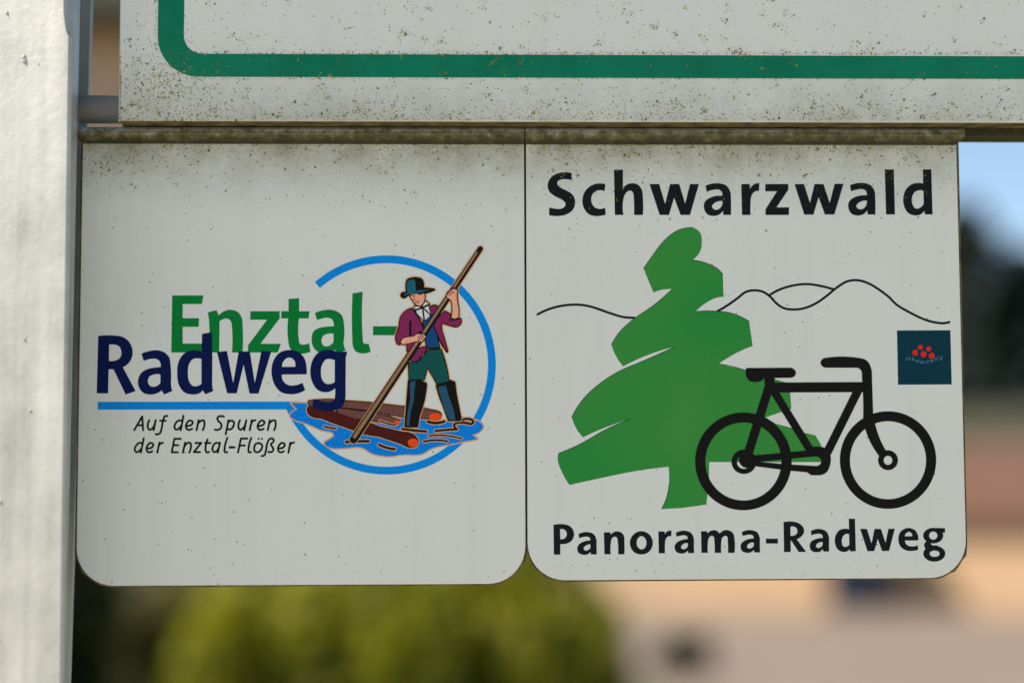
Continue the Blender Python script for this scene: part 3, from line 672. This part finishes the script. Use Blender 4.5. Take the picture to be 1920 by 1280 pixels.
d = Vector((pb[0] - pt[0], pb[1] - pt[1])).normalized(); nrm = Vector((d.y, -d.x)); nrm = nrm if nrm.x < 0 else -nrm
P_.add(stroke([(pt[0] + nrm.x * 1.4 + d.x * 8, pt[1] + nrm.y * 1.4 + d.y * 8), (pb[0] + nrm.x * 1.5 - d.x * 3, pb[1] + nrm.y * 1.5 - d.y * 3)], 3.6, w2=6.6, caps=False), POLE, 16)
P_.add(stroke(cE(arm_r), 2.6, True) + stroke(cE(arm_l), 2.6, True), BLACK, 17)
P_.add([cE(arm_r)], SKIN, 18); P_.add([cE(arm_l)], SKIN, 18)
for s in ([(752, 588), (800, 555)], [(765, 605), (825, 565)], [(790, 520), (850, 540)], [(430, 1050), (450, 1090)], [(452, 1035), (474, 1085)], [(475, 1030), (497, 1072)], [(425, 1020), (505, 1022)], [(780, 545), (835, 520)], [(425, 1085), (440, 1105)]):
    P_.add(stroke(cE(s), 9 / 5.818), BLACK, 19)
P_.build('raftsman_picture', pl)

# ---- right plate print
P_ = Print(); DK = ink(16, 20, 22)
def g1(crop, outer, hole=None, dx=0, dy=0):
    P_.add([crop(outer, dx, dy)], DK, 1, holes=[crop(hole, dx, dy)] if hole else ())
g1(cH, [(305, 122), (250, 113, 1), (175, 125, 1), (110, 165, 1), (83, 230, 1), (97, 290, 1), (150, 335, 1), (215, 367, 1), (246, 400, 1), (240, 430, 1), (205, 450, 1), (165, 451, 1), (98, 437), (96, 510), (170, 518, 1), (255, 503, 1), (315, 460, 1), (337, 400, 1), (323, 335, 1), (280, 295, 1), (215, 262, 1), (175, 230, 1), (176, 200, 1), (205, 182, 1), (250, 178, 1), (303, 187)])
g1(cH, [(617, 225), (550, 217, 1), (480, 240, 1), (425, 295, 1), (403, 375, 1), (420, 450, 1), (470, 505, 1), (540, 518, 1), (620, 505), (613, 440), (560, 451, 1), (515, 435, 1), (490, 395, 1), (487, 345, 1), (510, 300, 1), (555, 280, 1), (608, 288)])
g1(cH, [(695, 90), (778, 90), (778, 265), (810, 230, 1), (860, 215, 1), (915, 228, 1), (950, 270, 1), (962, 340, 1), (962, 508), (880, 508), (877, 345, 1), (870, 300, 1), (845, 283, 1), (810, 300, 1), (785, 350, 1), (783, 508), (703, 508)])
g1(cH, [(1023, 222), (1113, 222), (1167, 405), (1213, 222), (1298, 222), (1352, 403), (1397, 222), (1480, 222), (1397, 508), (1310, 508), (1250, 350), (1203, 508), (1117, 508)])
aO = [(1540, 237), (1610, 217, 1), (1670, 217, 1), (1730, 235, 1), (1768, 290, 1), (1775, 360, 1), (1775, 508), (1705, 508), (1700, 470), (1665, 505, 1), (1610, 517, 1), (1555, 500, 1), (1525, 440, 1), (1535, 385, 1), (1590, 345, 1), (1695, 330), (1690, 295, 1), (1665, 275, 1), (1620, 275, 1), (1552, 295)]
aI = [(1697, 380), (1650, 385, 1), (1615, 405, 1), (1600, 430, 1), (1620, 455, 1), (1650, 458, 1), (1685, 432, 1)]
g1(cH, aO, aI); g1(cI, aO, aI, -489, -4)
g1(cI, [(48, 222), (127, 222), (130, 265), (165, 225, 1), (215, 213), (213, 285), (170, 295, 1), (142, 335, 1), (135, 390, 1), (135, 508), (55, 508)])
g1(cI, [(270, 222), (483, 222), (483, 275), (375, 437), (490, 437), (488, 508), (272, 508), (272, 455), (378, 290), (270, 290)])
g1(cI, [(540, 222), (628, 222), (683, 395), (725, 222), (808, 222), (865, 395), (910, 220), (993, 220), (908, 503), (820, 503), (762, 345), (715, 505), (630, 505)])
g1(cI, [(1373, 87), (1457, 87), (1468, 503), (1385, 503)])
g1(cI, [(1725, 87), (1803, 87), (1815, 503), (1742, 503), (1738, 470), (1700, 505, 1), (1650, 512, 1), (1590, 490, 1), (1550, 420, 1), (1545, 340, 1), (1570, 270, 1), (1620, 225, 1), (1680, 212, 1), (1727, 218)],
   [(1730, 285), (1690, 280, 1), (1650, 297, 1), (1625, 350, 1), (1632, 415, 1), (1660, 448, 1), (1700, 440, 1), (1732, 405)])
P_.build('black_heading', pr)
P_ = Print()
g1(cJ, [(90, 118), (190, 112, 1), (245, 130, 1), (280, 175, 1), (282, 230, 1), (255, 275, 1), (205, 298, 1), (155, 300), (155, 400), (93, 400)], [(152, 160), (185, 160, 1), (212, 185, 1), (215, 215, 1), (195, 245, 1), (155, 255)])
a2 = [(327, 205), (380, 187, 1), (420, 187, 1), (470, 205, 1), (495, 250, 1), (498, 300), (500, 398), (445, 398), (440, 375), (410, 398, 1), (375, 402, 1), (330, 385, 1), (315, 345, 1), (325, 310, 1), (365, 280, 1), (438, 265), (432, 240, 1), (410, 230, 1), (380, 232, 1), (333, 243)]
a2h = [(438, 303), (400, 312, 1), (376, 340, 1), (390, 360, 1), (415, 357, 1), (436, 340, 1)]
g1(cJ, a2, a2h); g1(cJ, a2, a2h, 922, -13); g1(cJ, a2, a2h, 1547, -19)
g1(cJ, [(567, 188), (628, 188), (632, 210), (670, 183, 1), (715, 182, 1), (755, 215, 1), (762, 280, 1), (762, 397), (702, 397), (698, 275, 1), (690, 240, 1), (670, 230, 1), (645, 245, 1), (633, 290, 1), (633, 397), (572, 397)])
sm = lambda q: [(x, y, 1) for x, y in q]
g1(cJ, sm([(922, 177), (988, 200), (1026, 255), (1027, 320), (985, 380), (920, 398), (855, 378), (818, 320), (818, 255), (857, 200)]), sm([(925, 225), (960, 250), (970, 290), (955, 335), (922, 350), (888, 327), (878, 285), (892, 243)]))
g1(cJ, [(1083, 180), (1142, 180), (1145, 205), (1170, 178, 1), (1208, 172), (1206, 225), (1170, 232, 1), (1152, 260, 1), (1147, 300, 1), (1147, 387), (1087, 387)])
g1(cJ, [(1487, 178), (1545, 178), (1548, 200), (1590, 170, 1), (1630, 172, 1), (1665, 200), (1700, 172, 1), (1745, 168, 1), (1790, 195, 1), (1805, 250, 1), (1805, 383), (1743, 383), (1740, 265, 1), (1735, 230, 1), (1715, 222, 1), (1690, 240, 1), (1680, 290, 1), (1680, 383), (1618, 383), (1613, 265, 1), (1608, 232, 1), (1590, 222, 1), (1565, 238, 1), (1553, 290, 1), (1553, 383), (1492, 383)])
g1(cK, [(178, 242), (288, 242), (288, 287), (178, 287)])
g1(cK, [(340, 90), (430, 85, 1), (490, 105, 1), (528, 150, 1), (525, 195, 1), (495, 230, 1), (462, 247), (550, 365), (480, 365), (412, 262), (406, 262), (407, 365), (345, 367)], [(405, 132), (440, 132, 1), (465, 155, 1), (465, 190, 1), (440, 212, 1), (405, 215)])
g1(cK, [(592, 172), (650, 152, 1), (690, 155, 1), (735, 175, 1), (758, 220, 1), (760, 260), (762, 360), (710, 362), (700, 340), (675, 362, 1), (640, 368, 1), (595, 350, 1), (582, 305, 1), (595, 270, 1), (640, 245, 1), (702, 235), (697, 210, 1), (680, 198, 1), (650, 197, 1), (597, 212)], [(700, 273), (665, 280, 1), (640, 305, 1), (650, 325, 1), (675, 325, 1), (698, 305, 1)])
g1(cK, [(942, 58), (1000, 58), (1008, 358), (955, 360), (950, 340), (925, 360, 1), (890, 365, 1), (845, 345, 1), (815, 285, 1), (820, 215, 1), (855, 165, 1), (900, 150, 1), (945, 155)], [(945, 200), (915, 200, 1), (887, 225, 1), (878, 270, 1), (890, 310, 1), (915, 318, 1), (947, 298)])
g1(cK, [(1047, 152), (1110, 152), (1153, 285), (1180, 152), (1240, 152), (1282, 280), (1308, 150), (1368, 150), (1315, 355), (1250, 357), (1210, 245), (1178, 357), (1115, 358)])
g1(cK, [(1583, 258), (1462, 260), (1475, 295, 1), (1510, 312, 1), (1580, 303), (1583, 345), (1530, 355, 1), (1470, 350, 1), (1420, 315, 1), (1400, 250, 1), (1415, 185, 1), (1465, 148, 1), (1510, 145, 1), (1560, 170, 1), (1583, 220, 1)], [(1528, 220), (1520, 190, 1), (1495, 180, 1), (1470, 195, 1), (1460, 220)])
link = cK([(1660, 265), (1640, 290, 1), (1640, 318, 1), (1662, 345), (1720, 335), (1795, 335), (1760, 306, 1), (1708, 300, 1), (1702, 280)])
ear = cK([(1750, 143), (1830, 145), (1833, 185), (1790, 190)])
def ke(cx, cy, rx, ry): return [(1400 + x / 4.923, 960 + y / 4.923) for x, y in ell(cx, cy, rx, ry)]
P_.add([ke(1722, 214, 93, 72), smooth_path(link), ear, ke(1732, 380, 102, 74)], DK, 1, holes=[ke(1722, 214, 38, 37), ke(1735, 381, 46, 29)])
P_.build('black_footer', pr)

# tree
P_ = Print(); TG, TGD = ink(36, 124, 52), ink(22, 44, 30)
def px(q): return q
tree = cL([(682, 38, 1), (715, 60, 1), (722, 95, 1), (715, 140, 1), (682, 177), (740, 190, 1), (790, 215, 1), (812, 240), (815, 335), (775, 342, 1), (695, 398), (760, 395, 1), (850, 405, 1), (925, 440), (940, 545), (880, 570, 1), (793, 622)])
tree += cM([(405, 200), (620, 268), (695, 290), (722, 370), (730, 475), (650, 500, 1), (550, 535), (620, 580), (720, 605), (830, 645), (900, 662), (940, 730), (950, 850), (150, 850), (148, 960), (130, 1150)])
tree += cL([(640, 1238), (550, 1243), (575, 1180, 1), (581, 1140, 1), (580, 1062), (440, 1080, 1), (300, 1108, 1), (155, 1140), (125, 1090, 1), (104, 1030, 1), (108, 1005), (200, 965, 1), (310, 903, 1), (415, 858), (300, 897, 1), (213, 936), (185, 900, 1), (165, 850), (200, 790, 1), (250, 735, 1), (330, 675, 1), (400, 638), (480, 605, 1), (605, 549), (500, 580, 1), (385, 632), (355, 590, 1), (335, 540), (370, 485, 1), (430, 430, 1), (510, 375, 1), (595, 302), (560, 303, 1), (515, 316), (495, 270, 1), (473, 213), (510, 160, 1), (560, 95, 1), (620, 50, 1)])
m_tree, nt, p = new_mat('ink_tree_green', 0.55, 0, 0.12)
tc = N(nt, 'TexCoord'); no = N(nt, 'TexNoise', Scale=16.0, Detail=1.0); nt.links.new(tc.outputs['Object'], no.inputs['Vector'])
nf = N(nt, 'TexNoise', Scale=1200.0, Detail=1.0); nt.links.new(tc.outputs['Object'], nf.inputs['Vector'])
fa = math_n(nt, 'ADD', math_n(nt, 'MULTIPLY', no.outputs['Fac'], 0.8), math_n(nt, 'MULTIPLY', nf.outputs['Fac'], 0.2))
nt.links.new(ramp(nt, fa, [(0.35, alb(32, 116, 48)), (0.65, alb(54, 121, 47))]), p.inputs['Base Color'])
P_.add([tree], m_tree, 2)
edges = [[(108, 1005), (200, 965, 1), (310, 903, 1), (415, 858)], [(165, 850), (200, 790, 1), (250, 735, 1), (330, 675, 1), (400, 638), (480, 605, 1), (605, 549)], [(335, 540), (370, 485, 1), (430, 430, 1), (510, 375, 1), (595, 302)], [(473, 213), (510, 160, 1), (560, 95, 1), (620, 50, 1), (682, 38)], [(682, 177), (740, 190, 1), (790, 215, 1), (812, 240)], [(695, 398), (760, 395, 1), (850, 405, 1), (925, 440)], [(793, 622), (850, 632, 1), (905, 648)], [(550, 1243), (575, 1180, 1), (581, 1140)]]
for e in edges: P_.add(stroke(cL(e), 1.3), TGD, 3)
P_.build('green_tree_print', pr)
P_ = Print()
P_.add(stroke(cL([(18, 410), (90, 380, 1), (180, 368, 1), (240, 375, 1), (330, 405, 1), (385, 421, 1), (432, 424)]), 4.5), DK, 1)
P_.add(stroke(cN([(165, 325), (250, 275, 1), (320, 225, 1), (375, 183, 1), (430, 170, 1), (500, 180, 1), (550, 212, 1), (600, 265, 1), (650, 297, 1), (720, 308, 1), (800, 298, 1), (880, 265, 1), (960, 210, 1), (1040, 145, 1), (1110, 105, 1), (1180, 97, 1), (1250, 115, 1), (1330, 160, 1), (1410, 220, 1), (1460, 270, 1), (1560, 330, 1), (1680, 385, 1), (1770, 405, 1), (1815, 405, 1), (1843, 398)]), 4.5)
        + stroke(cN([(548, 205), (620, 165, 1), (720, 135, 1), (820, 125, 1), (910, 137, 1), (1010, 163)]), 4.5), DK, 1)
P_.build('hill_line_print', pr)
# bicycle
P_ = Print(); BK = ink(14, 14, 12); k = 3.7647
def me_(cx, cy, rx, ry, n=64): return [(1290 + x / k, 640 + y / k) for x, y in ell(cx, cy, rx, ry, n)]
P_.add([me_(391, 845, 341, 345)], BK, 5, holes=[me_(391, 846, 268, 275)])
P_.add([me_(1412, 836, 340, 344)], BK, 5, holes=[me_(1412, 837, 269, 275)])
P_.add([me_(395, 848, 88, 86)], BK, 6, holes=[me_(394, 850, 49, 48)]); P_.add([me_(418, 835, 58, 56)], BK, 7)
P_.add([me_(1412, 837, 70, 70)], BK, 7, holes=[me_(1412, 838, 31, 32)])
fr = [smooth_path(cM(q)) for q in (
    [(410, 187), (715, 185), (750, 197, 1), (762, 222, 1), (750, 246, 1), (715, 256), (612, 257), (612, 300), (540, 300), (540, 258), (515, 278, 1), (470, 286, 1), (430, 275, 1), (410, 240, 1)],
    [(545, 290), (1240, 286), (1240, 357), (560, 360)],
    [(975, 115), (1200, 115, 1), (1262, 135, 1), (1293, 190, 1), (1298, 240), (1307, 510), (1322, 585, 1), (1352, 680, 1), (1400, 775), (1352, 812), (1290, 715, 1), (1252, 620, 1), (1237, 545), (1228, 250, 1), (1222, 205, 1), (1195, 185), (975, 185), (945, 172, 1), (936, 150, 1), (945, 128, 1)])]
fr += stroke(cM([(578, 300), (422, 800)]), 63 / k, caps=False) + stroke(cM([(600, 340), (868, 775)]), 56 / k, caps=False) + stroke(cM([(1200, 345), (982, 785)]), 60 / k, caps=False)
P_.add(fr, BK, 8)
P_.add([cM([(465, 803), (840, 768), (880, 743), (940, 743, 1), (985, 762, 1), (1007, 810, 1), (1003, 870, 1), (978, 922, 1), (930, 943), (870, 943), (840, 922), (730, 912), (490, 882), (460, 875)])], BK, 9,
       holes=[cM([(500, 848), (700, 829), (900, 810), (930, 822, 1), (941, 845, 1), (925, 872, 1), (890, 877), (690, 866)])])
P_.build('bicycle_print', pr)
# small berry logo
P_ = Print(); TQ, RED, LBL = ink(2, 44, 56), ink(190, 30, 22), ink(70, 122, 136)
P_.add([cO([(125, 100), (1195, 95), (1222, 1178), (147, 1185)])], TQ, 1)
for x, y, a, b in ((595, 437, 50, 47), (762, 467, 50, 47), (492, 545, 56, 62), (657, 575, 56, 62), (820, 605, 56, 63)):
    P_.add([[(1670 + u / 10.67, 610 + v / 10.67) for u, v in ell(x, y, a, b, 24)]], RED, 2)
glyph = {'s': [[(1, .1), (.4, 0), (.3, .45), (.9, .6), (.7, 1), (0, .95)]], 'c': [[(.9, .15), (.3, .1), (.1, .6), (.4, 1), (.95, .9)]], 'h': [[(.2, -.7), (.1, 1)], [(.15, .4), (.6, .1), (.9, .4), (.85, 1)]], 'w': [[(0, .05), (.25, 1), (.5, .2), (.75, 1), (1, .05)]],
         'a': [[(.85, .1), (.3, .1), (.1, .6), (.35, 1), (.8, .7)], [(.9, .05), (.9, 1)]], 'r': [[(.2, .05), (.2, 1)], [(.2, .4), (.55, .1), (.9, .15)]], 'z': [[(.05, .08), (.95, .08), (.05, .95), (.95, .95)]], 'l': [[(.5, -.7), (.4, .9), (.7, 1)]], 'd': [[(.85, .2), (.3, .1), (.1, .6), (.4, 1), (.85, .7)], [(.95, -.7), (.85, 1)]]}
adv = {'w': 92, 'l': 40}; x = 300.0
for ch in 'schwarzwald':
    w_ = adv.get(ch, 66); yb = 700 + 38 * math.sin((x - 420) / 640 * 2 * math.pi - .6) * (1 if x < 1000 else .9)
    for s in glyph[ch]: P_.add(stroke(cO([(x + a * (w_ - 22), yb - 26 + b * 52) for a, b in s]), 0.8, caps=False), LBL, 2)
    x += w_
P_.build('berry_logo', pr)

# ------------------------------------------------------------------ lichen and moss crumbs standing on the faces
def crumbs(parent, y, spots, seed, name='moss_crumbs'):
    rr = random.Random(seed); V, F = [], []
    for (x, yy, r) in spots:
        c = at(x, yy, y); blob(V, F, c, r / 5600.0, rr.uniform(.35, .8), rr, 5)
    tag(mesh(name, V, F, m_moss, parent), kind='stuff')
rr = random.Random(21)
def rsize(): return 0.30 + rr.expovariate(2.6)
sp = []
for _ in range(1500): sp.append((rr.uniform(228, 1935), rr.uniform(-20, 226), rsize() * .8))
for _ in range(1700): sp.append((rr.uniform(350, 1935), 102.5 - rr.expovariate(.35), rsize()))
for _ in range(900): sp.append((rr.uniform(360, 1935), 146.5 + abs(rr.gauss(0, 1.6)), rsize() * .75))
for _ in range(3600): sp.append((rr.uniform(225, 1935), 226 - min(60, rr.expovariate(.05)), rsize()))
for _ in range(1900): sp.append((min(480, max(226, rr.gauss(300, 55))), min(226, max(40, rr.gauss(165, 38))), rsize() * 1.05))
for _ in range(120): sp.append((rr.uniform(289, 298), rr.uniform(-10, 100), rsize()))
for cx, cy, n, s in [(757, 62, 46, 6), (802, 16, 22, 5), (795, 75, 24, 6), (824, 78, 14, 4), (658, 52, 14, 4), (918, 43, 9, 3), (1385, 101, 40, 6), (1015, 195, 60, 11), (1270, 195, 55, 9), (1525, 190, 50, 10), (1630, 200, 45, 9), (1577, 205, 16, 4), (615, 182, 10, 3), (670, 200, 50, 14), (740, 200, 40, 12), (1178, 8, 8, 3), (1120, 147, 9, 2.5), (826, 137, 10, 3), (1616, 182, 8, 3)] + [(rr.uniform(240, 1900), rr.uniform(0, 220), rr.randint(6, 20), rr.uniform(3, 8)) for _ in range(130)]:
    for _ in range(n): sp.append((cx + rr.gauss(0, s), min(226, cy + rr.gauss(0, s * .8)), rsize() * 1.15))
crumbs(us, UP_Y - .00005, sp, 1)
def plate_spots(x0, x1, n_top, n_all, extra):
    q = []
    for _ in range(n_top): q.append((rr.uniform(x0, x1), 270 + rr.expovariate(.022), rsize() * .9))
    for _ in range(n_top // 2): q.append((rr.uniform(x0, x1), 268 + rr.expovariate(.09), rsize() * 1.05))
    for _ in range(n_all): q.append((rr.uniform(x0, x1), rr.uniform(280, 1070), rsize() * .38))
    for _ in range(160): q.append((rr.uniform(x0 + 60, x1 - 60), 1086 - rr.expovariate(.045), rsize() * .65))
    for cx, cy, n, s in extra:
        for _ in range(n): q.append((cx + rr.gauss(0, s), cy + rr.gauss(0, s * .8), rsize() * 1.2))
    return [c for c in q if x0 < c[0] < x1 and c[1] < 1080]
ex1 = [(rr.uniform(165, 970), 275 + rr.expovariate(.03), rr.randint(4, 14), rr.uniform(2, 5)) for _ in range(30)] + [(225, 297, 130, 20), (190, 315, 70, 14), (300, 290, 60, 20)]
ex2 = [(rr.uniform(995, 1780), 275 + rr.expovariate(.03), rr.randint(4, 14), rr.uniform(2, 5)) for _ in range(34)] + [(1085, 328, 9, 2), (1593, 285, 16, 4), (1256, 411, 4, 1.2), (1653, 409, 4, 1.2), (1424, 327, 10, 2.5)]
crumbs(pl, -.00004, plate_spots(158, 978, 1250, 420, ex1), 2)
crumbs(pr, -.00004, plate_spots(992, 1788, 1700, 520, ex2), 3)
